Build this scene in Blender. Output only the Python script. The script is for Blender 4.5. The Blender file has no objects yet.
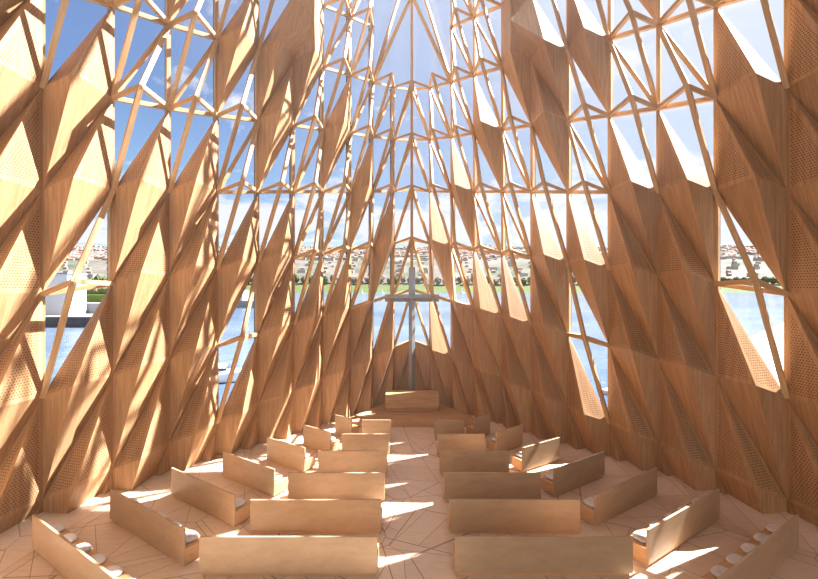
import bpy, bmesh, math, random
from mathutils import Vector, Matrix, noise
random.seed(7)
sc = bpy.context.scene
C = sc.collection
V = Vector

# ------------------------------------------------------------------ helpers
def link(name, me, parent=None, mats=()):
    o = bpy.data.objects.new(name, me)
    C.objects.link(o)
    if parent is not None: o.parent = parent
    for m in mats: me.materials.append(m)
    return o
def obj(name, bm, mats, parent=None):
    me = bpy.data.meshes.new(name)
    bm.normal_update(); bm.to_mesh(me); bm.free()
    if not isinstance(mats, (list, tuple)): mats = [mats]
    return link(name, me, parent, mats)
def empty(name, loc=(0, 0, 0), rz=0):
    o = bpy.data.objects.new(name, None); C.objects.link(o)
    o.location = loc; o.rotation_euler = (0, 0, rz); o.empty_display_size = .2
    return o
def tag(o, label=None, cat=None, group=None, kind=None):
    if label: o['label'] = label
    if cat: o['category'] = cat
    if group: o['group'] = group
    if kind: o['kind'] = kind
    return o
def add_box(bm, x0, x1, y0, y1, z0, z1, mat=0, bev=0):
    vs = [bm.verts.new(p) for p in ((x0,y0,z0),(x1,y0,z0),(x1,y1,z0),(x0,y1,z0),(x0,y0,z1),(x1,y0,z1),(x1,y1,z1),(x0,y1,z1))]
    fs = [bm.faces.new([vs[i] for i in q]) for q in ((0,3,2,1),(4,5,6,7),(0,1,5,4),(1,2,6,5),(2,3,7,6),(3,0,4,7))]
    for f in fs: f.material_index = mat
    if bev:
        es = list({e for f in fs for e in f.edges})
        bmesh.ops.bevel(bm, geom=es, offset=bev, segments=1, affect='EDGES')
    return vs
def add_beam(bm, p, q, w, d, ref, ext=0.0):
    """rectangular timber from p to q: w across, d along ref"""
    p = V(p); q = V(q); t = (q - p).normalized()
    p = p - t * ext; q = q + t * ext
    a = t.cross(V(ref)).normalized(); b = a.cross(t).normalized()
    uvl = bm.loops.layers.uv.verify()
    vs = []
    for c in (p, q):
        for sx, sy in ((-1, -1), (1, -1), (1, 1), (-1, 1)):
            vs.append(bm.verts.new(c + a * (sx * w / 2) + b * (sy * d / 2)))
    L = (q - p).length; o0 = random.random() * 9
    for i, q4 in enumerate(((3,2,1,0),(4,5,6,7),(0,1,5,4),(1,2,6,5),(2,3,7,6),(3,0,4,7))):
        f = bm.faces.new([vs[k] for k in q4])
        for lp in f.loops:
            k = vs.index(lp.vert)
            lp[uvl].uv = (o0 + i * .31 + (k % 4 in (1, 2)) * w, (k >= 4) * L)
def add_poly_prism(bm, pts, z0, z1, mat=0):
    b = [bm.verts.new((x, y, z0)) for x, y in pts]; t = [bm.verts.new((x, y, z1)) for x, y in pts]
    n = len(pts)
    fs = [bm.faces.new(t), bm.faces.new(b[::-1])]
    for i in range(n): fs.append(bm.faces.new((b[i], b[(i+1) % n], t[(i+1) % n], t[i])))
    for f in fs: f.material_index = mat
    bmesh.ops.recalc_face_normals(bm, faces=fs)

# ---------------------------------------------------------------- materials
class NT:
    def __init__(s, name):
        s.m = bpy.data.materials.new(name); s.m.use_nodes = True
        s.t = s.m.node_tree; s.t.nodes.clear()
        s.out = s.n('ShaderNodeOutputMaterial')
    def n(s, ty, **kw):
        nd = s.t.nodes.new(ty)
        for k, v in kw.items(): setattr(nd, k, v)
        return nd
    def l(s, a, b): s.t.links.new(a, b)
    def math(s, op, a, b=None, clamp=False):
        nd = s.n('ShaderNodeMath', operation=op); nd.use_clamp = clamp
        for i, v in enumerate((a, b)):
            if v is None: continue
            if isinstance(v, (int, float)): nd.inputs[i].default_value = v
            else: s.l(v, nd.inputs[i])
        return nd.outputs[0]
    def mix(s, f, a, b, mode='MIX'):
        nd = s.n('ShaderNodeMix', data_type='RGBA', blend_type=mode)
        for i, v in ((0, f), (6, a), (7, b)):
            if isinstance(v, (int, float)): nd.inputs[i].default_value = v
            elif isinstance(v, tuple): nd.inputs[i].default_value = v + (1,) if len(v) == 3 else v
            else: s.l(v, nd.inputs[i])
        return nd.outputs[2]
    def ramp(s, f, stops):
        nd = s.n('ShaderNodeValToRGB'); e = nd.color_ramp.elements
        while len(e) > 1: e.remove(e[-1])
        e[0].position = stops[0][0]; e[0].color = tuple(stops[0][1]) + (1,)
        for p, c in stops[1:]:
            x = e.new(p); x.color = tuple(c) + (1,)
        s.l(f, nd.inputs[0]); return nd.outputs[0]
    def coords(s, kind='UV', scale=(1, 1, 1)):
        tc = s.n('ShaderNodeTexCoord'); mp = s.n('ShaderNodeMapping'); mp.inputs['Scale'].default_value = scale
        s.l(tc.outputs[kind], mp.inputs[0]); return mp.outputs[0]
    def noise(s, vec, scale, detail=3, rough=.55, dist=0):
        nd = s.n('ShaderNodeTexNoise'); s.l(vec, nd.inputs['Vector'])
        nd.inputs['Scale'].default_value = scale; nd.inputs['Detail'].default_value = detail
        nd.inputs['Roughness'].default_value = rough; nd.inputs['Distortion'].default_value = dist
        return nd.outputs[0]
    def bsdf(s, col, rough=.5, metal=0, spec=.4, bump=None, bs=.1, bd=.01):
        b = s.n('ShaderNodeBsdfPrincipled')
        for nm, v in (('Base Color', col), ('Roughness', rough), ('Metallic', metal), ('Specular IOR Level', spec)):
            if isinstance(v, (int, float)): b.inputs[nm].default_value = v
            elif isinstance(v, tuple): b.inputs[nm].default_value = v + (1,)
            else: s.l(v, b.inputs[nm])
        if bump is not None:
            bp = s.n('ShaderNodeBump'); bp.inputs['Strength'].default_value = bs; bp.inputs['Distance'].default_value = bd
            s.l(bump, bp.inputs['Height']); s.l(bp.outputs[0], b.inputs['Normal'])
        s.l(b.outputs[0], s.out.inputs[0]); return b

def wood(name, lo, hi, kind='UV', grain=(9, .45, 9), rough=.5, perf=None, spec=.25, vary=.22):
    n = NT(name)
    vec = n.coords(kind, grain)
    g = n.noise(vec, 1.6, 5, .6, .6)
    fine = n.noise(n.coords(kind, tuple(v * 5 for v in grain)), 2.2, 3, .6)
    g = n.math('ADD', n.math('MULTIPLY', g, .72), n.math('MULTIPLY', fine, .28))
    col = n.ramp(g, [(.34, tuple(v * .95 for v in lo)), (.5, tuple((a + b) / 2 for a, b in zip(lo, hi))), (.64, hi)])
    # plank-to-plank variation of the veneer
    oi = n.n('ShaderNodeObjectInfo')
    v = n.math('ADD', n.math('MULTIPLY', oi.outputs['Random'], vary), 1 - vary / 2)
    cm = n.n('ShaderNodeCombineColor'); [n.l(v, cm.inputs[i]) for i in range(3)]
    col = n.mix(1.0, col, cm.outputs[0], 'MULTIPLY')
    bump = g
    if perf:
        sx, sy, rx, ry = perf
        uv = n.coords('UV', (1 / sx, 1 / sy, 1)); sp = n.n('ShaderNodeSeparateXYZ'); n.l(uv, sp.inputs[0])
        row = n.math('MULTIPLY', n.math('MODULO', n.math('FLOOR', sp.outputs[1]), 2.0), .5)
        fx = n.math('SUBTRACT', n.math('FRACT', n.math('ADD', sp.outputs[0], row)), .5)
        fy = n.math('SUBTRACT', n.math('FRACT', sp.outputs[1]), .5)
        dx = n.math('DIVIDE', fx, rx); dy = n.math('DIVIDE', fy, ry)
        dd = n.math('SQRT', n.math('ADD', n.math('MULTIPLY', dx, dx), n.math('MULTIPLY', dy, dy)))
        hole = n.math('LESS_THAN', dd, 1.0)
        col = n.mix(hole, col, (.16, .075, .035))
    n.bsdf(col, rough, 0, spec, bump, .08, .01)
    return n.m

W_LO, W_HI = (.35, .185, .084), (.53, .325, .17)
M_wood = wood('veneer', W_LO, W_HI)
M_perf = wood('veneer_perforated', W_LO, W_HI, perf=(.078, .07, .30, .27))
M_beam = wood('beam_timber', (.44, .26, .12), (.62, .40, .205), grain=(14, .6, 14))
M_pew = wood('pew_plywood', (.43, .295, .18), (.50, .35, .22), 'Object', grain=(1.2, 3, 3), rough=.42, spec=.35, vary=.12)
M_pewedge = wood('pew_edge', (.52, .30, .15), (.64, .40, .21), 'Object', grain=(1, 4, 14), rough=.5, vary=.05)
M_altar = wood('altar_oak', (.42, .24, .12), (.58, .36, .20), 'Object', grain=(.5, 4, 5), rough=.45, vary=.05)

def simple(name, col, rough=.6, metal=0, spec=.3, var=.1, scale=3, bump=0):
    n = NT(name)
    f = n.noise(n.coords('Object'), scale, 4)
    c = n.ramp(f, [(.3, tuple(v * (1 - var) for v in col)), (.7, tuple(min(1, v * (1 + var)) for v in col))])
    n.bsdf(c, rough, metal, spec, f if bump else None, bump, .02)
    return n.m
M_steel = simple('brushed_steel', (.34, .385, .42), .36, .5, .5, .06, 8)
M_cushion = simple('cushion_felt', (.66, .63, .60), .9, 0, .1, .05, 20, .3)
M_frame = simple('dark_glazing_frame', (.12, .075, .045), .5, .1, .3, .1, 5)
M_white = simple('white_render', (.50, .50, .51), .7, 0, .2, .05, .3)
M_quay = simple('grey_concrete', (.20, .205, .22), .8, 0, .2, .1, .4)
M_darkquay = simple('wet_dark_concrete', (.05, .055, .065), .7, 0, .2, .3, .6)
M_boat = simple('white_gelcoat', (.82, .83, .85), .3, 0, .5, .03, 1)
M_grass = simple('lawn_grass', (.10, .15, .03), .9, 0, .1, .2, .5)
M_hedge = simple('dry_hedge', (.14, .13, .07), .9, 0, .1, .4, 1)
M_navy = simple('dark_window_band', (.03, .04, .06), .2, 0, .5, .1, 1)
M_sail = simple('sailcloth', (.85, .84, .80), .8, 0, .1, .03, 1)

def make_floor_mat():
    n = NT('floor_stone')
    co = n.coords('Object', (1, 1, 1))
    # large irregular fields, each cut by straight joints running its own way
    tc = n.n('ShaderNodeTexCoord'); mp = n.n('ShaderNodeMapping'); mp.inputs['Scale'].default_value = (1, 1, 0)
    n.l(tc.outputs['Object'], mp.inputs[0])
    def fam(scale, joints, off, w):
        mo = n.n('ShaderNodeVectorMath', operation='ADD'); n.l(mp.outputs[0], mo.inputs[0]); mo.inputs[1].default_value = (off, off * .7, 0)
        ve = n.n('ShaderNodeTexVoronoi', feature='DISTANCE_TO_EDGE'); ve.inputs['Scale'].default_value = scale; n.l(mo.outputs[0], ve.inputs['Vector'])
        vc = n.n('ShaderNodeTexVoronoi'); vc.inputs['Scale'].default_value = scale; n.l(mo.outputs[0], vc.inputs['Vector'])
        sc2 = n.n('ShaderNodeSeparateColor'); n.l(vc.outputs['Color'], sc2.inputs[0])
        an = n.math('MULTIPLY', sc2.outputs[0], 6.283)
        xy = n.n('ShaderNodeSeparateXYZ'); n.l(mo.outputs[0], xy.inputs[0])
        u = n.math('ADD', n.math('MULTIPLY', xy.outputs[0], n.math('COSINE', an)), n.math('MULTIPLY', xy.outputs[1], n.math('SINE', an)))
        v1 = n.n('ShaderNodeTexVoronoi', voronoi_dimensions='1D', feature='DISTANCE_TO_EDGE'); v1.inputs['Scale'].default_value = joints; n.l(u, v1.inputs['W'])
        vt = n.n('ShaderNodeTexVoronoi', voronoi_dimensions='1D'); vt.inputs['Scale'].default_value = joints; n.l(u, vt.inputs['W'])
        s3 = n.n('ShaderNodeSeparateColor'); n.l(vt.outputs['Color'], s3.inputs[0])
        e = n.math('MAXIMUM', n.math('LESS_THAN', ve.outputs['Distance'], w * scale), n.math('LESS_THAN', v1.outputs['Distance'], w * joints))
        return e, s3.outputs[0]
    e1, t1 = fam(.42, .9, 0, .008)
    e2, t2 = fam(.23, .55, 31, .007)
    e = n.math('MAXIMUM', e1, e2)
    tone = n.math('MULTIPLY', n.math('ADD', t1, t2), .5)
    st = n.noise(n.coords('Object', (1.1, 5, 1)), 2.2, 6, .65, .8)
    f = n.math('ADD', n.math('MULTIPLY', tone, .35), n.math('MULTIPLY', st, .65))
    col = n.ramp(f, [(.25, (.62, .46, .335)), (.5, (.72, .56, .42)), (.8, (.80, .65, .51))])
    col = n.mix(e, col, (.36, .23, .155))
    n.bsdf(col, .42, 0, .35, n.math('SUBTRACT', st, e), .12, .01)
    return n.m
M_floor = make_floor_mat()

def make_glass():
    n = NT('clear_glazing')
    tr = n.n('ShaderNodeBsdfTransparent'); tr.inputs[0].default_value = (.97, .98, 1, 1)
    gl = n.n('ShaderNodeBsdfGlossy'); gl.inputs['Roughness'].default_value = .0
    fr = n.n('ShaderNodeLayerWeight')
    mx = n.n('ShaderNodeMixShader'); n.l(n.math('ADD', n.math('MULTIPLY', n.math('POWER', fr.outputs['Facing'], 4.0), .5), .035), mx.inputs[0])
    n.l(tr.outputs[0], mx.inputs[1]); n.l(gl.outputs[0], mx.inputs[2]); n.l(mx.outputs[0], n.out.inputs[0])
    return n.m
M_glass = make_glass()

def make_water():
    n = NT('bay_water')
    a = n.noise(n.coords('Object', (.25, .9, 1)), 1.0, 5, .65)
    b = n.noise(n.coords('Object', (.012, .05, 1)), 1.0, 4, .6)
    col = n.ramp(b, [(.35, (.05, .09, .16)), (.65, (.13, .18, .26))])
    n.bsdf(col, .12, 0, .6, n.math('ADD', a, n.math('MULTIPLY', b, .5)), .8, .4)
    return n.m
M_water = make_water()

# ---------------------------------------------------------------- wall grid
S = 2.78; EYE = 6.0
colX = {-3: 4.44, -2: 4.24, -1: 3.96, 0: 3.612, 1: 3.249, 2: 2.922, 3: 2.555, 4: 2.176, 5: 1.789, 6: 1.442, 7: 1.053, 8: .712, 9: .341, 10: 0.0}
colI = {-3: 6.1, -2: 7.35, -1: 8.6, 0: 9.71, 1: 10.78, 2: 11.96, 3: 13.05, 4: 14.08, 5: 15.1, 6: 16.13, 7: 17.18, 8: 18.25, 9: 19.23, 10: 20.0}
TOP = EYE + 6.02 * S
def rowz(c, r): return EYE + (.96 + .103 * c + r) * S
def node(side, c, r): return V((side * colX[c] * S, .4 * colI[c] * S, rowz(c, r)))
def apex(side, c, r):
    if c == 9: x = 0.0; y = 400 / 52.0
    else:
        x = (colX[c] + colX[c+1]) / 2 - .157
        y = .4 * (colI[c] + colI[c+1]) / 2 - .26
    return V((side * x * S, y * S, (rowz(c, r) + rowz(c + 1, r)) / 2 + .067 * S))
def nrm(side, c):
    d = node(side, min(c + 1, 10), 0) - node(side, c if c < 10 else 9, 0)
    n = V((-side * abs(d.y), -abs(d.x), 0)); return n.normalized()

U_OPEN, L_OPEN = set(), set()
def op(c, u=(), l=()):
    for r in u: U_OPEN.add((c, r))
    for r in l: L_OPEN.add((c, r))
op(0, (4, 3, 2, -1), (4, 3, 0))
op(1, (4, 3, 2, 1), (4, 3, 2))
op(2, (4, 2, 1), (4, 3, 2))
op(3, (3, 1, 0, -2), (4, 2, 1, -1))
op(4, (3, 0), (4, 1))
op(5, (4, 1, 0, -1), (2, 1, 0))
op(6, (5, 4, 3, 2, 0, -1), (5, 4, 3, 1, 0))
op(7, (5, 4, 3, 2, 1, -1), (5, 4, 3, 2, 0, -1))
op(8, (5, 4, 3, 2, 1, 0, -2), (5, 4, 3, 2, 1, -1))
op(9, (5, 4, 3, 2, 1, 0, -1, -2), (5, 4, 3, 2, 1, 0, -1, -2))
for c_ in range(0, 10): op(c_, (6, 5, 4), (6, 5, 4))
# unseen cells above the frame, opened to let sun reach the left wall


def clip(bm, z, up):
    geo = bm.verts[:] + bm.edges[:] + bm.faces[:]
    if not geo: return
    bmesh.ops.bisect_plane(bm, geom=geo, plane_co=(0, 0, z), plane_no=(0, 0, 1), clear_outer=up, clear_inner=not up, dist=1e-5)

def facet(bm, pts, inward, perf=False):
    """triangle with metric uv (v up the slope); perforated ones get an inset field with its own material"""
    pts = [V(p) for p in pts]
    n = (pts[1] - pts[0]).cross(pts[2] - pts[0])
    if n.dot(inward) < 0: pts = [pts[0], pts[2], pts[1]]; n = -n
    n.normalize()
    up = (V((0, 0, 1)) - n * n.z).normalized(); right = up.cross(n)
    uvl = bm.loops.layers.uv.verify()
    off = random.random() * 7
    def face(ps, mi):
        f = bm.faces.new([bm.verts.new(p) for p in ps]); f.material_index = mi
        for lp in f.loops: lp[uvl].uv = (lp.vert.co.dot(right) + off, lp.vert.co.dot(up))
    if not perf:
        face(pts, 0); return
    a, b, c = (pts[1] - pts[2]).length, (pts[2] - pts[0]).length, (pts[0] - pts[1]).length
    inc = (pts[0] * a + pts[1] * b + pts[2] * c) / (a + b + c)
    area = (pts[1] - pts[0]).cross(pts[2] - pts[0]).length / 2
    rad = 2 * area / (a + b + c)
    k = max(.3, 1 - .11 / rad)
    inn = [inc + (p - inc) * k for p in pts]
    face(inn, 1)
    for i in range(3):
        j = (i + 1) % 3
        face([pts[i], pts[j], inn[j], inn[i]], 0)

def side_name(s): return 'left' if s < 0 else 'right'
walls = {}
nwin = 0
for s in (-1, 1):
    w = empty('wall_' + side_name(s)); tag(w, kind='structure'); walls[s] = w
    # --- faceted panels: perforated upper half of cell (c,r) + plain lower half running into cell (c,r-1)
    for c in range(-3, 10):
        inw = nrm(s, c)
        for r in range(6, -6, -1):
            Ls = (c, r) not in L_OPEN; Us = (c, r - 1) not in U_OPEN
            if not (Ls or Us): continue
            zs = rowz(c, r - 2), rowz(c + 1, r)
            if zs[0] > TOP or zs[1] < 0: continue
            if (c, r) in ((4, 3), (5, 4), (5, 3)): continue     # the big fused panel, built below
            TR, BL, BR, P = node(s, c+1, r), node(s, c, r-1), node(s, c+1, r-1), apex(s, c, r-1)
            BL2 = node(s, c, r-2)
            meshes = []
            pan = empty('faceted_panel', (0, 0, 0)); 
            cnt = 0
            for kind in ('L', 'U'):
                if not (Ls if kind == 'L' else Us): continue
                bm = bmesh.new()
                if kind == 'L':
                    pf = c <= 5
                    facet(bm, (TR, P, BL), inw, pf); facet(bm, (TR, BR, P), inw, pf)
                else:
                    facet(bm, (BL, P, BL2), inw); facet(bm, (P, BR, BL2), inw)
                    if not Ls: facet(bm, (BL, BR, P), V((0, 0, 1)))
                if kind == 'L' and not Us: facet(bm, (BL, P, BR), V((0, 0, -1)))
                bmesh.ops.remove_doubles(bm, verts=bm.verts, dist=1e-4)
                clip(bm, TOP, True); clip(bm, 0.0, False)
                if not bm.faces: bm.free(); continue
                o = obj('perforated_panel' if (kind == 'L' and c <= 5) else 'plain_panel', bm, [M_wood, M_perf], pan)
                md = o.modifiers.new('thick', 'SOLIDIFY'); md.thickness = .07; md.offset = -1; md.use_even_offset = True
                cnt += 1
            if cnt: pan.parent = w
            else: bpy.data.objects.remove(pan)
    # --- the large fused panel high on the wall, its nose pushed further into the hall
    N = lambda c, r: node(s, c, r)
    X = V((s * 1.412 * S, 5.75 * S, EYE + 3.865 * S))
    P42, P52, P53 = apex(s, 4, 2), apex(s, 5, 2), apex(s, 5, 3)
    inw = nrm(s, 4)
    pan = empty('faceted_panel'); pan.parent = w
    for nm, tris in (('plain_panel', [(N(5, 4), P53, N(5, 3)), (N(5, 4), N(6, 3), P53)]),
                     ('nose_panel', [(N(5, 3), P42, N(4, 2)), (N(5, 3), X, P42), (P42, X, N(5, 2)), (X, P52, N(5, 2)), (N(5, 3), P53, X), (P53, N(6, 3), X), (X, N(6, 3), P52), (N(6, 3), N(6, 2), P52)]),
                     ('plain_panel', [(N(4, 2), P42, N(4, 1)), (P42, N(5, 2), N(4, 1))]),
                     ('plain_panel', [(N(5, 2), P52, N(5, 1)), (P52, N(6, 2), N(5, 1))])):
        bm = bmesh.new()
        for t3 in tris:
            # room-facing side by construction: turn every facet towards a point in the hall
            ce = (t3[0] + t3[1] + t3[2]) / 3
            facet(bm, t3, V((0, 8, EYE + 2)) - ce)
        bmesh.ops.remove_doubles(bm, verts=bm.verts, dist=1e-4); clip(bm, TOP, True)
        if not bm.faces: bm.free(); continue
        o = obj(nm, bm, [M_wood, M_perf], pan)
        md = o.modifiers.new('thick', 'SOLIDIFY'); md.thickness = .07; md.offset = -1; md.use_even_offset = False
    # --- mullions
    for c in range(-3, 10 if s > 0 else 11):
        a = node(s, c, 0); n = nrm(s, min(c, 9))
        if c == 10: n = V((0, -1, 0))
        top = TOP if c != 9 else rowz(9, 2)
        bm = bmesh.new()
        a2 = a - n * .10; add_beam(bm, (a2.x, a2.y, 0), (a2.x, a2.y, top), .12, .14, n)
        obj('mullion', bm, M_beam, w)
        bm = bmesh.new()
        b = a - n * .22
        add_beam(bm, (b.x, b.y, 0), (b.x, b.y, top), .07, .16, n)
        obj('glazing_mullion', bm, M_frame, w)
    # --- windows: one per open cell half or open cell
    for c in range(-1, 10):
        for r in range(6, -4, -1):
            uo, lo = (c, r) in U_OPEN, (c, r) in L_OPEN
            if not (uo or lo): continue
            if rowz(c, r - 1) > TOP: continue
            big = (c in (8, 9) and r >= 3) or (c <= 5 and r >= 5) or (c == 6 and r >= 4)
            n = nrm(s, c)
            TL, TR, BL, BR = node(s, c, r), node(s, c+1, r), node(s, c, r-1), node(s, c+1, r-1)
            P, P2 = apex(s, c, r), apex(s, c, r-1)
            nwin += 1
            win = empty('window_%d' % nwin); tag(win, kind='structure')
            segs = []
            bk = n * 0
            if uo and not big:
                segs += [(TL, P), (TR, P), (P, BL), (TL, TR)]
            if not uo and lo: pass
            if lo and not big:
                segs += [(TR, P2)]
                if uo: segs += [(TR, BL)]
                if (c, r - 1) not in U_OPEN: segs += [(BL, P2), (P2, BR), (BL, BR)]
            if c == 9 and s > 0: segs = [sg for sg in segs]
            beams = 0
            for a, b in segs:
                bm = bmesh.new(); add_beam(bm, a, b, .135 - .003 * max(c, 0), .135 - .003 * max(c, 0), n, .03)
                clip(bm, TOP, True)
                if bm.faces:
                    bmesh.ops.holes_fill(bm, edges=bm.edges, sides=8)
                    obj('timber_beam', bm, M_beam, win); beams += 1
                else: bm.free()
            if big and c == 8 and r == 3:
                N8 = node(s, 8, 2)
                for q in (V((0, 7.69 * S, EYE + 5.66 * S)), V((0, 7.9 * S, EYE + 6.6 * S))):
                    bm = bmesh.new(); add_beam(bm, N8, q, .14, .14, n, .03); clip(bm, TOP, True)
                    obj('timber_beam', bm, M_beam, win)
            # glass pane behind the timber
            off = -n * .20
            if uo and lo: tri = [TL, BL, BR, TR]
            elif uo: tri = [TL, BL, TR]
            else: tri = [TR, BL, BR]
            bm = bmesh.new()
            ring = [bm.verts.new(p + off) for p in tri]
            f0 = [bm.faces.new(ring)] if len(ring) == 3 else [bm.faces.new(ring)]
            clip(bm, TOP, True)
            if bm.faces:
                g = obj('glass_pane', bm, M_glass, win)
            else: bm.free()
# centre front mullion joining the paired ridge points on the axis
bm = bmesh.new()
zb = apex(1, 9, -2).z
add_beam(bm, (0, 400 / 52. * S, zb - .1), (0, 400 / 52. * S, TOP), .14, .16, (0, -1, 0))
obj('ridge_mullion', bm, M_beam, walls[1])

# ------------------------------------------------------- floor, ceiling, rear
Yr = -5.0
plan = [(-colX[-3] * S, Yr)] + [(-colX[c] * S, .4 * colI[c] * S) for c in range(-3, 11)] + [(colX[c] * S, .4 * colI[c] * S) for c in range(9, -4, -1)] + [(colX[-3] * S, Yr)]
cen = V((0, 9))
def grow(pts, d):
    out = []
    for x, y in pts:
        v = V((x, y)) - cen; v = v * (1 + d / v.length); out.append((cen.x + v.x, cen.y + v.y))
    return out
bm = bmesh.new(); add_poly_prism(bm, grow(plan, .9), -.3, 0)
tag(obj('floor', bm, M_floor), kind='structure')
xr0 = colX[-3] * S
rf = empty('ceiling'); tag(rf, kind='structure')      # unseen roof, glazed on sparse rafters to let the sun in
bm = bmesh.new(); bm.faces.new([bm.verts.new((x, y, TOP + .25)) for x, y in grow(plan, .3)]); obj('glass_pane', bm, M_glass, rf)
bm = bmesh.new(); add_box(bm, -xr0 - .3, xr0 + .3, Yr - .3, 13.0, TOP + .02, TOP + .2); obj('sun_block_panel', bm, M_altar, rf)  # opaque stretch added to the unseen roof, blocks sun near the viewer
for c in range(0, 10, 2):
    a, b = node(-1, c, 0), node(1, c, 0)
    bm = bmesh.new(); add_beam(bm, (a.x, a.y, TOP + .1), (b.x, b.y, TOP + .1), .14, .2, (0, 0, 1)); obj('rafter', bm, M_beam, rf)
xr = colX[-3] * S; yr = .4 * colI[-3] * S
def wallbox(name, x0, x1, y0, y1):
    bm = bmesh.new(); add_box(bm, x0, x1, y0, y1, 0, TOP)
    uvl = bm.loops.layers.uv.verify()
    for f in bm.faces:
        for lp in f.loops: lp[uvl].uv = (lp.vert.co.x + lp.vert.co.y, lp.vert.co.z)
    tag(obj(name, bm, M_wood), kind='structure')
wallbox('wall_rear_left', -xr - .35, -xr - .05, Yr, yr)
wallbox('wall_rear_right', xr + .05, xr + .35, Yr, yr)
# unseen end behind the viewer, glazed between posts to add fill light
rw = empty('window_rear_fill'); tag(rw, kind='structure')
bm = bmesh.new(); f = bm.faces.new([bm.verts.new(p) for p in ((-xr, Yr, 0), (xr, Yr, 0), (xr, Yr, TOP), (-xr, Yr, TOP))]); obj('glass_pane', bm, M_glass, rw)
for i in range(11):
    x = -xr + i * 2 * xr / 10
    bm = bmesh.new(); add_beam(bm, (x, Yr + .15, 0), (x, Yr + .15, TOP), .14, .22, (0, 1, 0)); obj('timber_post', bm, M_beam, rw)
for i in range(1, 8):
    z = i * TOP / 8
    bm = bmesh.new(); add_beam(bm, (-xr, Yr + .15, z), (xr, Yr + .15, z), .12, .18, (0, 1, 0)); obj('timber_rail', bm, M_beam, rw)

# --------------------------------------------------------- altar, platform, cross
pf = [(-2.75, 17.45), (2.75, 17.45), (2.75, 18.1), (1.5, 20.1), (.5, 20.95), (-.5, 20.95), (-1.5, 20.1), (-2.75, 18.1)]
bm = bmesh.new(); add_poly_prism(bm, pf, .0, .24)
tag(obj('altar_platform', bm, M_altar), 'low timber platform under the altar and cross', 'platform')
al = empty('altar', (0, 18.9, .24)); tag(al, 'long low oak altar block in front of the steel cross', 'altar')
bm = bmesh.new(); add_box(bm, -1.27, 1.27, 0, .8, .14, .80, bev=.015); obj('altar_block', bm, M_altar, al)
bm = bmesh.new(); add_box(bm, -1.2, 1.2, .08, .72, 0, .14); obj('plinth', bm, M_altar, al)
cr = empty('cross', (0, 20.2, .24)); tag(cr, 'tall brushed steel cross standing behind the altar', 'cross')
def diamond(bm, p, q, r, n):
    p = V(p); q = V(q); t = (q - p).normalized(); a = V((0, 1, 0)); b = t.cross(a)
    vs = [bm.verts.new(c + d * r) for c in (p, q) for d in (a, b, -a, -b)]
    for i in range(4): bm.faces.new((vs[i], vs[(i+1) % 4], vs[4 + (i+1) % 4], vs[4 + i]))
    bm.faces.new(vs[3::-1]); bm.faces.new(vs[4:])
    bmesh.ops.recalc_face_normals(bm, faces=bm.faces)
bm = bmesh.new(); diamond(bm, (0, 0, 0), (0, 0, 6.88), .165, 0); obj('upright', bm, M_steel, cr)
bm = bmesh.new(); diamond(bm, (-1.36, 0, 5.33), (1.36, 0, 5.33), .185, 0); obj('crossbar', bm, M_steel, cr)
bm = bmesh.new(); add_box(bm, -.25, .25, -.25, .25, 0, .03); obj('base_plate', bm, M_steel, cr)

# ----------------------------------------------------------------- pews
PH = .83
def make_pew(outer, inner, label, group):
    """outer, inner: (x, y) of the back panel's foot line"""
    a = V(outer); b = V(inner); m = (a + b) / 2
    d = (b - a) if b.x > a.x else (a - b)
    L = d.length; rz = math.atan2(d.y, d.x)
    p = empty('pew', (m.x, m.y, 0), rz); tag(p, label, 'pew', group)
    h = L / 2
    bm = bmesh.new(); add_box(bm, -h, h, 0, .05, .07, PH, bev=.004)
    o = obj('back_panel', bm, M_pew, p)
    bm = bmesh.new(); add_box(bm, -h, h, .05, .50, .07, .39, bev=.006)
    obj('seat', bm, M_pewedge, p)
    bm = bmesh.new(); add_box(bm, -h + .05, h - .05, .04, .44, 0, .07)
    obj('plinth', bm, M_pewedge, p)
    return p, L, rz
words = ['first', 'second', 'third', 'fourth', 'fifth', 'sixth', 'seventh']
cent = [(.815, 4.53, 8.35), (.835, 4.05, 9.82), (.835, 3.56, 11.27), (.86, 3.06, 12.8), (.865, 2.56, 14.31), (.87, 2.02, 15.85)]
for s in (-1, 1):
    sn = side_name(s)
    for i, (a, b, y) in enumerate(cent):
        make_pew((s * b, y), (s * a, y), 'pale plywood pew facing the altar just %s of the aisle, %s row from the viewer' % (sn, words[i]), 'straight pews beside the aisle')
ang = [((8.8, 9.18), (5.3, 7.07)), ((7.9, 10.36), (5.0, 8.6)), ((7.05, 11.6), (4.54, 10.04)), ((6.1, 12.77), (4.03, 11.49)), ((5.12, 13.98), (3.56, 13.05)), ((4.2, 15.3), (3.02, 14.5)), ((3.2, 16.5), (2.46, 16.05))]
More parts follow.
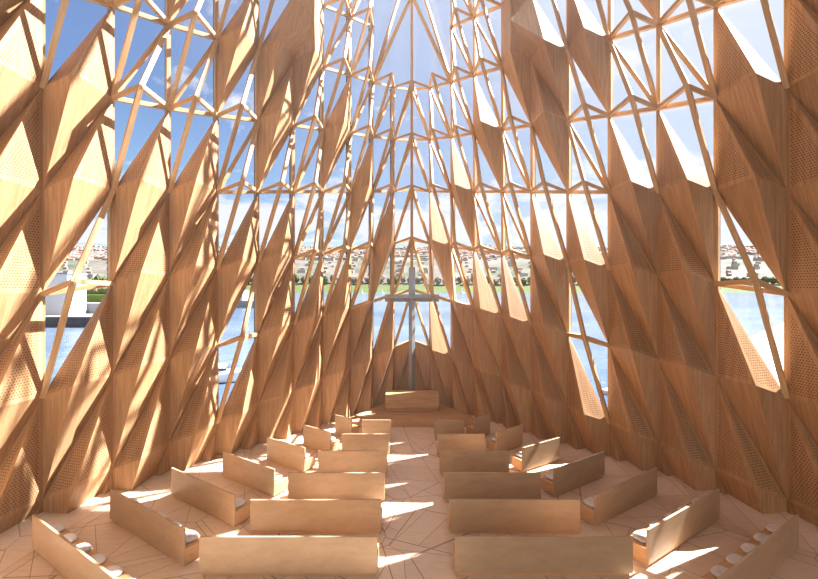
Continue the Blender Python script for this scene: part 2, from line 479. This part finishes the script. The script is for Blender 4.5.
# one cushion, copied
bm = bmesh.new()
bmesh.ops.create_uvsphere(bm, u_segments=28, v_segments=12, radius=1)
for v in bm.verts:
    x, y, z = v.co
    r_ = math.hypot(x, y)
    if r_ > 1e-6:
        k = (abs(x / r_) ** 3.0 + abs(y / r_) ** 3.0) ** (-1 / 3.0)
        rr = r_ ** .55 * k
        x, y = x / r_ * rr, y / r_ * rr
    v.co = (x * .21, y * .19, math.copysign(abs(z) ** .7, z) * .045 + .045)
for f in bm.faces: f.smooth = True
cme = bpy.data.meshes.new('cushion'); bm.to_mesh(cme); bm.free(); cme.materials.append(M_cushion)
ordn = ['first', 'second', 'third', 'fourth', 'fifth', 'sixth', 'seventh']
for s in (-1, 1):
    sn = side_name(s)
    for i, (o_, i_) in enumerate(ang):
        p, L, rz = make_pew((s * o_[0], o_[1]), (s * i_[0], i_[1]), 'pale plywood pew set at an angle by the %s wall, %s row from the viewer' % (sn, words[i]), 'angled pews along the side walls')
        nc = int((L - .3) / .56)
        for k in range(nc):
            t = -L / 2 + .32 + k * (L - .64) / max(1, nc - 1)
            if s > 0: t = -t           # counted from the wall end
            c = bpy.data.objects.new('seat_cushion', cme); C.objects.link(c)
            m = Matrix.Translation(p.location) @ Matrix.Rotation(rz, 4, 'Z')
            c.location = m @ V((t, .285, .39)); c.rotation_euler = (0, 0, rz)
            tag(c, '%s pale felt cushion from the wall, %s angled pew from the viewer, %s side' % (ordn[k], words[i], sn), 'cushion', 'felt cushions on the angled pews')

# ------------------------------------------------------------- outside: bay
WZ = -.8
bm = bmesh.new(); add_poly_prism(bm, [(-2600, -200), (2600, -200), (2600, 1200), (-2600, 1200)], WZ - 2, WZ)
tag(obj('bay_water', bm, M_water), 'blue rippled bay water outside the windows', 'water', kind='stuff')
# left quay with a white building on it
def q(px, y): return ((px - 409) * y / 400 - .15, y)
qy = empty('quay', (-65, 72, WZ)); tag(qy, 'grey stone quay on the bay outside the left wall', 'quay')
def at(o, bm, name, mat):
    x = obj(name, bm, mat, o); return x
bm = bmesh.new(); add_box(bm, -25, 14, 0, 16, -1, 1.75); obj('quay_wall', bm, M_darkquay, qy)
bm = bmesh.new(); add_box(bm, -25.2, 14.2, -.2, 16.2, 1.75, 1.95); obj('coping', bm, M_quay, qy)
bm = bmesh.new(); add_box(bm, -25, 14, 9, 16.2, 1.95, 4.0); obj('terrace_wall', bm, M_quay, qy)
bm = bmesh.new(); add_poly_prism(bm, [(-25, 16.2), (14, 16.2), (14, 28), (-25, 28)], 0, 5.6); obj('lawn', bm, M_grass, qy)
bm = bmesh.new()
for i in range(48):
    r0 = bmesh.ops.create_icosphere(bm, subdivisions=2, radius=random.uniform(.9, 1.5))
    for v in r0['verts']: v.co = v.co * (1 + .3 * noise.noise(v.co * 2 + V((i, 0, 0)))) + V((-24 + i * .78, 24 + random.uniform(-1, 1) * 0, 6.4))
obj('hedge', bm, M_hedge, qy)
wb = empty('harbour_building', (-64.5, 76, WZ + 1.95)); tag(wb, 'plain white box building on the quay outside the left wall', 'building')
bm = bmesh.new(); add_box(bm, -14, -.6, 0, 4.5, 0, 7.8); obj('wall_block', bm, M_white, wb)
bm = bmesh.new(); add_box(bm, -14.2, -.4, -.2, 4.7, 7.8, 8.05); obj('roof_edge', bm, M_quay, wb)
# floating jetty further along
jt = empty('jetty', (-62, 150, WZ)); tag(jt, 'grey floating jetty with white huts seen through a left window', 'jetty')
bm = bmesh.new(); add_box(bm, -12, 14, 0, 8, -.5, 2.6); obj('deck', bm, M_quay, jt)
bm = bmesh.new(); add_box(bm, -10, -1, 1, 7, 2.6, 6.5); obj('hut', bm, M_white, jt)
# white terrace and quay at right
tr = empty('white_terrace', (0, 0, 0)); tag(tr, 'bright white sloping terrace on the water outside the right wall', 'terrace')
bm = bmesh.new(); add_poly_prism(bm, [(12.5, 26.3), (17.8, 29.6), (28, 38.8), (48.1, 56.3), (75.6, 80.6), (110, 110), (125, 20), (15, 20)], WZ - .5, WZ + .25)
obj('deck', bm, M_white, tr)
def boat(loc, rz, sc_, label):
    b = empty('motor_boat', loc, rz); b.scale = (sc_,) * 3; tag(b, label, 'boat')
    bm = bmesh.new()
    sec = [(-3, .95, .9), (-1.5, 1.1, .95), (0.5, 1.15, 1.0), (2, .85, 1.1), (3, .4, 1.25), (3.6, .03, 1.35)]
    rings = []
    for x, w, h in sec:
        rings.append([bm.verts.new(p) for p in ((x, -w, h), (x, -w * .8, .35), (x, 0, 0), (x, w * .8, .35), (x, w, h))])
    for A, B in zip(rings, rings[1:]):
        for k in range(4): bm.faces.new((A[k], A[k+1], B[k+1], B[k]))
        bm.faces.new((A[4], A[0], B[0], B[4]))
    bm.faces.new(rings[0][::-1]); bm.faces.new(rings[-1])
    bmesh.ops.recalc_face_normals(bm, faces=bm.faces)
    obj('hull', bm, M_boat, b)
    bm = bmesh.new(); add_box(bm, -1.3, 1.0, -.75, .75, 1.0, 1.55, bev=.15); obj('cabin', bm, M_boat, b)
    bm = bmesh.new(); add_box(bm, -1.0, 1.08, -.78, .78, 1.2, 1.42); obj('windscreen', bm, M_navy, b)
boat((-14.6, 29.5, WZ - .25), math.radians(15), .95, 'small white motor boat on the blue water outside the left wall')
def sail(px, y, h, lean):
    x, yy = q(px, y)
    b = empty('sailing_boat', (x, yy, WZ)); tag(b, lean, 'boat', 'sailing boats by the far shore')
    bm = bmesh.new(); add_box(bm, -h * .3, h * .3, -h * .08, h * .08, -.1, h * .1, bev=h * .03); obj('hull', bm, M_boat, b)
    bm = bmesh.new()
    a = [bm.verts.new(p) for p in ((0, -.08, h * .12), (-h * .28, -.08, h * .15), (0, -.08, h))]
    c = [bm.verts.new(v.co + V((0, .16, 0))) for v in a]
    bm.faces.new(a); bm.faces.new(c[::-1])
    for i in range(3): bm.faces.new((a[i], c[i], c[(i+1) % 3], a[(i+1) % 3]))
    bmesh.ops.recalc_face_normals(bm, faces=bm.faces)
    obj('sail', bm, M_sail, b)
sail(362.5, 760, 8, 'small white sailing boat near the far shore, left of the cross')
sail(383, 820, 9, 'white sailing boat at the far shore, just left of the cross')
sail(463, 780, 12, 'pale sailing boat at the far shore, right of the cross')

# far shore
def ter(x, D):
    pts = [(930, -1.2), (950, 1.5), (1050, 14), (1150, 40), (1500, 105), (2000, 185), (2700, 290), (3300, 330), (4600, 540), (5600, 560)]
    z = pts[-1][1]
    for (a, za), (b, zb_) in zip(pts, pts[1:]):
        if D <= b: z = za + (zb_ - za) * (max(D, a) - a) / (b - a); break
    nz = noise.noise(V((x / 700, D / 700, 0))) * 1.0 + noise.noise(V((x / 230, D / 230, 3))) * .35
    return z * (1 + .10 * nz) if D > 1000 else z
bm = bmesh.new()
Ds = [925, 935, 950, 1000, 1050, 1100, 1150, 1300, 1500, 1750, 2000, 2300, 2700, 3000, 3300, 3900, 4600, 5600]
NX = 90; grid = []
for D in Ds:
    grid.append([bm.verts.new(((-1.25 + 2.5 * i / NX) * D, D, ter((-1.25 + 2.5 * i / NX) * D, D))) for i in range(NX + 1)])
for A, B in zip(grid, grid[1:]):
    for i in range(NX): bm.faces.new((A[i], A[i+1], B[i+1], B[i])).smooth = True
n = NT('hillside')
sp = n.n('ShaderNodeSeparateXYZ'); tc = n.n('ShaderNodeTexCoord'); n.l(tc.outputs['Object'], sp.inputs[0])
f = n.noise(n.coords('Object', (.006, .006, .006)), 1, 6, .7)
town = n.ramp(f, [(.36, (.04, .06, .03)), (.46, (.08, .08, .065)), (.56, (.12, .105, .095)), (.68, (.16, .135, .125))])
bank = n.mix(n.noise(n.coords('Object', (.02, .02, .02)), 1, 3), (.05, .07, .02), (.08, .10, .035))
isb = n.math('LESS_THAN', sp.outputs[1], 1062.0)
belt = n.math('LESS_THAN', sp.outputs[1], 1150.0)
town = n.mix(belt, town, n.mix(n.noise(n.coords('Object', (.03, .03, .03)), 1, 5, .7), (.05, .045, .035), (.13, .115, .09)))
col = n.mix(isb, town, bank)
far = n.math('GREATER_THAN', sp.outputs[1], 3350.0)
col = n.mix(far, col, (.07, .11, .17))  # far ridge tinted blue, distance haze put into its colour
n.bsdf(col, .9, 0, .1)
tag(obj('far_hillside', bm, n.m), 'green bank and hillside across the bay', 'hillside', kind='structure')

cols_w = [(.30, .285, .27), (.27, .22, .195), (.16, .17, .195), (.36, .345, .335)]
cols_r = [(.26, .14, .10), (.29, .195, .155), (.15, .145, .155)]
Mw = [simple('house_wall_%s' % 'abcd'[i], c, .9, 0, .1, .04, .1) for i, c in enumerate(cols_w)]
Mr = [simple('house_roof_%s' % 'abc'[i], c, .9, 0, .1, .06, .1) for i, c in enumerate(cols_r)]
Mwin = simple('house_window', (.10, .12, .15), .4, 0, .4, .1, .1)
def house_geo(bm, cx, cy, z, w, d, h, rz, wm, rm, flat=False, wins=False, wi=0):
    Mx = Matrix.Translation((cx, cy, z)) @ Matrix.Rotation(rz, 4, 'Z')
    P_ = [(-w/2,-d/2,-8),(w/2,-d/2,-8),(w/2,d/2,-8),(-w/2,d/2,-8),(-w/2,-d/2,h),(w/2,-d/2,h),(w/2,d/2,h),(-w/2,d/2,h)]
    vs = [bm.verts.new(Mx @ V(p)) for p in P_]
    for k in ((0,1,5,4),(1,2,6,5),(2,3,7,6),(3,0,4,7)): bm.faces.new([vs[i] for i in k]).material_index = wm
    if flat: bm.faces.new([vs[i] for i in (4,5,6,7)]).material_index = rm
    else:
        rh = d * .35
        a = bm.verts.new(Mx @ V((-w/2, 0, h + rh))); b = bm.verts.new(Mx @ V((w/2, 0, h + rh)))
        bm.faces.new((vs[4], vs[5], b, a)).material_index = rm; bm.faces.new((vs[6], vs[7], a, b)).material_index = rm
        bm.faces.new((vs[5], vs[6], b)).material_index = wm; bm.faces.new((vs[7], vs[4], a)).material_index = wm
    if wins:
        nf = max(1, int(h / 4)); nw = max(2, int(w / 5))
        for i in range(nf):
            for j in range(nw):
                x = -w/2 + (j + .5) * w / nw; zz = h * (i + .5) / nf
                pp = [(x-1,-d/2-.1,zz-1),(x+1,-d/2-.1,zz-1),(x+1,-d/2-.1,zz+1),(x-1,-d/2-.1,zz+1)]
                bm.faces.new([bm.verts.new(Mx @ V(p)) for p in pp]).material_index = wi
hk = [('pale house with a red pitched roof in the town across the bay', 'red roofed houses across the bay', 0, 0, False, (18, 11, 9)),
      ('cream house with a terracotta pitched roof in the town across the bay', 'terracotta roofed houses across the bay', 1, 1, False, (16, 11, 8)),
      ('long white flat roofed block in the town across the bay', 'flat roofed blocks across the bay', 3, 2, True, (42, 14, 12))]
protos = []
for lab, grp, wm, rm, flat, (w_, d_, h_) in hk:
    bm = bmesh.new(); house_geo(bm, 0, 0, 0, w_, d_, h_, 0, 0, 1, flat, True, 2)
    me = bpy.data.meshes.new('house'); bm.normal_update(); bm.to_mesh(me); bm.free()
    for m in (Mw[wm], Mr[rm], Mwin): me.materials.append(m)
    protos.append((me, lab, grp))
placed = 0
rows_ = [(1120, 26), (1175, 30), (1240, 32), (1310, 32), (1390, 34), (1480, 34), (1580, 34)]
for D, cnt in rows_:
    for i in range(cnt):
        px = 30 + 760 * (i + random.uniform(.4, .6)) / cnt
        if 600 < px < 712 or px < 50 or 115 < px < 225: continue
        D2 = D + random.uniform(-12, 12)
        x = (px - 409) * D2 / 400
        k = random.choices((0, 1, 2), (5, 5, 3))[0]
        me, lab, grp = protos[k]
        o = bpy.data.objects.new('house' if k < 2 else 'flat_roofed_block', me); C.objects.link(o)
        o.location = (x, D2, ter(x, D2) + .5); o.rotation_euler = (0, 0, random.uniform(-.5, .5)); sc_ = random.uniform(.5, .8); o.scale = (sc_,) * 3
        tag(o, lab, 'house' if k < 2 else 'building', grp); placed += 1
bm = bmesh.new()
for i in range(7500):
    D = 1620 * (3250 / 1620) ** (random.random() ** .8)
    px = random.uniform(40, 790)
    if 612 < px < 705 or 120 < px < 215: continue
    x = (px - 409) * D / 400
    if noise.noise(V((x / 160, D / 160, 8))) < -.22: continue
    house_geo(bm, x, D, ter(x, D), random.uniform(8, 26), random.uniform(7, 12), random.uniform(5, 9), random.uniform(-.6, .6), random.randrange(4), 4 + random.choices((0, 1, 2), (3, 4, 2))[0], random.random() < .2)
tag(obj('distant_houses', bm, Mw + Mr), 'dense mass of tiny pale houses climbing the hill across the bay', 'houses', kind='stuff')
# trees along the far bank
n = NT('far_foliage'); f = n.noise(n.coords('Object', (.3, .3, .3)), 1, 4, .7)
n.bsdf(n.ramp(f, [(.3, (.045, .065, .03)), (.7, (.11, .13, .06))]), .9, 0, .1); M_fol = n.m
n = NT('bare_foliage'); f = n.noise(n.coords('Object', (.3, .3, .3)), 1, 4, .7)
n.bsdf(n.ramp(f, [(.3, (.12, .105, .085)), (.7, (.20, .175, .14))]), .9, 0, .1); M_bare = n.m
M_trunk = simple('far_trunk', (.12, .08, .05), .9)
tmes = []
for k in range(4):
    bm = bmesh.new(); bmesh.ops.create_icosphere(bm, subdivisions=3, radius=1)
    for v in bm.verts:
        v.co *= 1 + .35 * noise.noise(v.co * 2.2 + V((k * 9, 0, 0))); v.co = V((v.co.x * 8, v.co.y * 8, v.co.z * 8 + 10))
    cm_ = bpy.data.meshes.new('crown'); bm.to_mesh(cm_); bm.free(); cm_.materials.append(M_fol if k < 2 else M_bare)
    tmes.append(cm_)
bm = bmesh.new(); bmesh.ops.create_cone(bm, segments=8, radius1=1, radius2=.6, depth=8, cap_ends=True)
for v in bm.verts: v.co.z += 2
tm = bpy.data.meshes.new('trunk'); bm.to_mesh(tm); bm.free(); tm.materials.append(M_trunk)
for i in range(105):
    px = 45 + 745 * (i + random.uniform(.4, .6)) / 105
    if 612 < px < 712 or 115 < px < 225: continue
    D = random.uniform(1062, 1085); x = (px - 409) * D / 400
    green = px < 330 or px > 700 or random.random() < .25
    k = random.randrange(2) + (0 if green else 2)
    t = empty('tree', (x, D, ter(x, D) - 1), random.uniform(0, 6)); s_ = random.uniform(.9, 1.1); t.scale = (s_, s_, s_ * random.uniform(.9, 1.5))
    tag(t, 'green leafy tree in the row on the far bank' if green else 'brown bare tree in the row on the far bank', 'tree', 'green trees on the far bank' if green else 'bare trees on the far bank')
    for nm, me in (('crown', tmes[k]), ('trunk', tm)):
        c = bpy.data.objects.new(nm, me); C.objects.link(c); c.parent = t

# ------------------------------------------------------------- sky and sun
AZ, EL = math.radians(61.5), math.radians(47)
sd = V((math.sin(AZ) * math.cos(EL), math.cos(AZ) * math.cos(EL), math.sin(EL)))
wd = bpy.data.worlds.new('sky'); sc.world = wd; wd.use_nodes = True
t = wd.node_tree; t.nodes.clear()
class WT(NT):
    def __init__(s, t): s.t = t; s.out = t.nodes.new('ShaderNodeOutputWorld')
n = WT(t)
tc = n.n('ShaderNodeTexCoord'); nv = n.n('ShaderNodeVectorMath', operation='NORMALIZE'); n.l(tc.outputs['Generated'], nv.inputs[0])
sp = n.n('ShaderNodeSeparateXYZ'); n.l(nv.outputs[0], sp.inputs[0])
dt = n.n('ShaderNodeVectorMath', operation='DOT_PRODUCT'); n.l(nv.outputs[0], dt.inputs[0]); dt.inputs[1].default_value = sd
dot = n.math('MULTIPLY', n.math('ADD', dt.outputs['Value'], 1), .5)
blue = n.ramp(sp.outputs[2], [(0, (.72, .82, .92)), (.10, (.50, .70, .92)), (.24, (.27, .50, .84)), (.38, (.13, .30, .66)), (.6, (.08, .19, .52)), (1, (.06, .15, .45))])
glow = n.ramp(dot, [(.35, (0, 0, 0)), (.65, (.12, .12, .12)), (.85, (.45, .45, .45)), (1, (1, 1, 1))])
col = n.mix(glow, blue, (.95, 1.0, 1.08))
# clouds: flatter and denser near the horizon
dv = n.math('ADD', n.math('MAXIMUM', sp.outputs[2], 0.0), .22)
cx = n.math('DIVIDE', sp.outputs[0], dv); cy = n.math('DIVIDE', sp.outputs[1], dv)
cb = n.n('ShaderNodeCombineXYZ'); n.l(cx, cb.inputs[0]); n.l(cy, cb.inputs[1])
cn = n.noise(cb.outputs[0], 2.6, 7, .6, .3)
lowf = n.ramp(sp.outputs[2], [(0, (.30, .30, .30)), (.16, (.22, .22, .22)), (.30, (.04, .04, .04)), (.6, (0, 0, 0))])
cl = n.ramp(n.math('ADD', cn, lowf), [(.60, (0, 0, 0)), (.70, (1, 1, 1))])
col = n.mix(n.math('MULTIPLY', cl, .85), col, (1.0, 1.0, 1.03))
# unseen sky behind the viewer, brightened and warmed as added fill light
bk = n.math('ADD', n.math('MULTIPLY', n.math('MULTIPLY', sp.outputs[1], -1.0, True), 1.0, True), 0.0)
bk = n.ramp(bk, [(0, (0, 0, 0)), (.35, (1, 1, 1))])
col = n.mix(n.math('MULTIPLY', bk, .8), col, (1.0, .93, .82))
bg = n.n('ShaderNodeBackground'); n.l(col, bg.inputs[0]); n.l(n.math('ADD', n.math('MULTIPLY', bk, .35), .9), bg.inputs[1])
n.l(bg.outputs[0], n.out.inputs[0])

sl = bpy.data.lights.new('sun', 'SUN'); sl.energy = 28; sl.color = (1.0, .965, .93); sl.angle = math.radians(.7)
so = bpy.data.objects.new('sun', sl); C.objects.link(so); so.location = (30, 30, 40)
so.rotation_euler = (-sd).to_track_quat('-Z', 'Y').to_euler()

# faint dust haze hanging in the hall
bm = bmesh.new(); add_poly_prism(bm, [(x * .995, min(y, 22.0)) for x, y in grow(plan, -.15)], .02, TOP - .05)
n = NT('dust_haze'); vs_ = n.n('ShaderNodeVolumeScatter'); vs_.inputs['Color'].default_value = (1, .96, .9, 1)
vs_.inputs['Density'].default_value = .0022; vs_.inputs['Anisotropy'].default_value = .55
n.l(vs_.outputs[0], n.out.inputs['Volume'])
tag(obj('dust_haze', bm, n.m), 'faint sunlit dust haze filling the hall', 'haze', kind='stuff')

# ------------------------------------------------------------------ camera
cd = bpy.data.cameras.new('camera'); cam = bpy.data.objects.new('camera', cd); C.objects.link(cam)
cd.sensor_fit = 'HORIZONTAL'; cd.sensor_width = 36; cd.lens = 36 * 400 / 818
cd.clip_start = .05; cd.clip_end = 9000
cam.location = (-.15, 0, EYE); cam.rotation_euler = (math.pi / 2, 0, 0)
sc.camera = cam
sc.view_settings.view_transform = 'Standard'; sc.view_settings.look = 'None'
sc.view_settings.gamma = 1; sc.view_settings.use_curve_mapping = False
sc.view_settings.exposure = 0.28
sc.cycles.max_bounces = 10; sc.cycles.diffuse_bounces = 5; sc.cycles.transparent_max_bounces = 24
sc.cycles.use_denoising = True
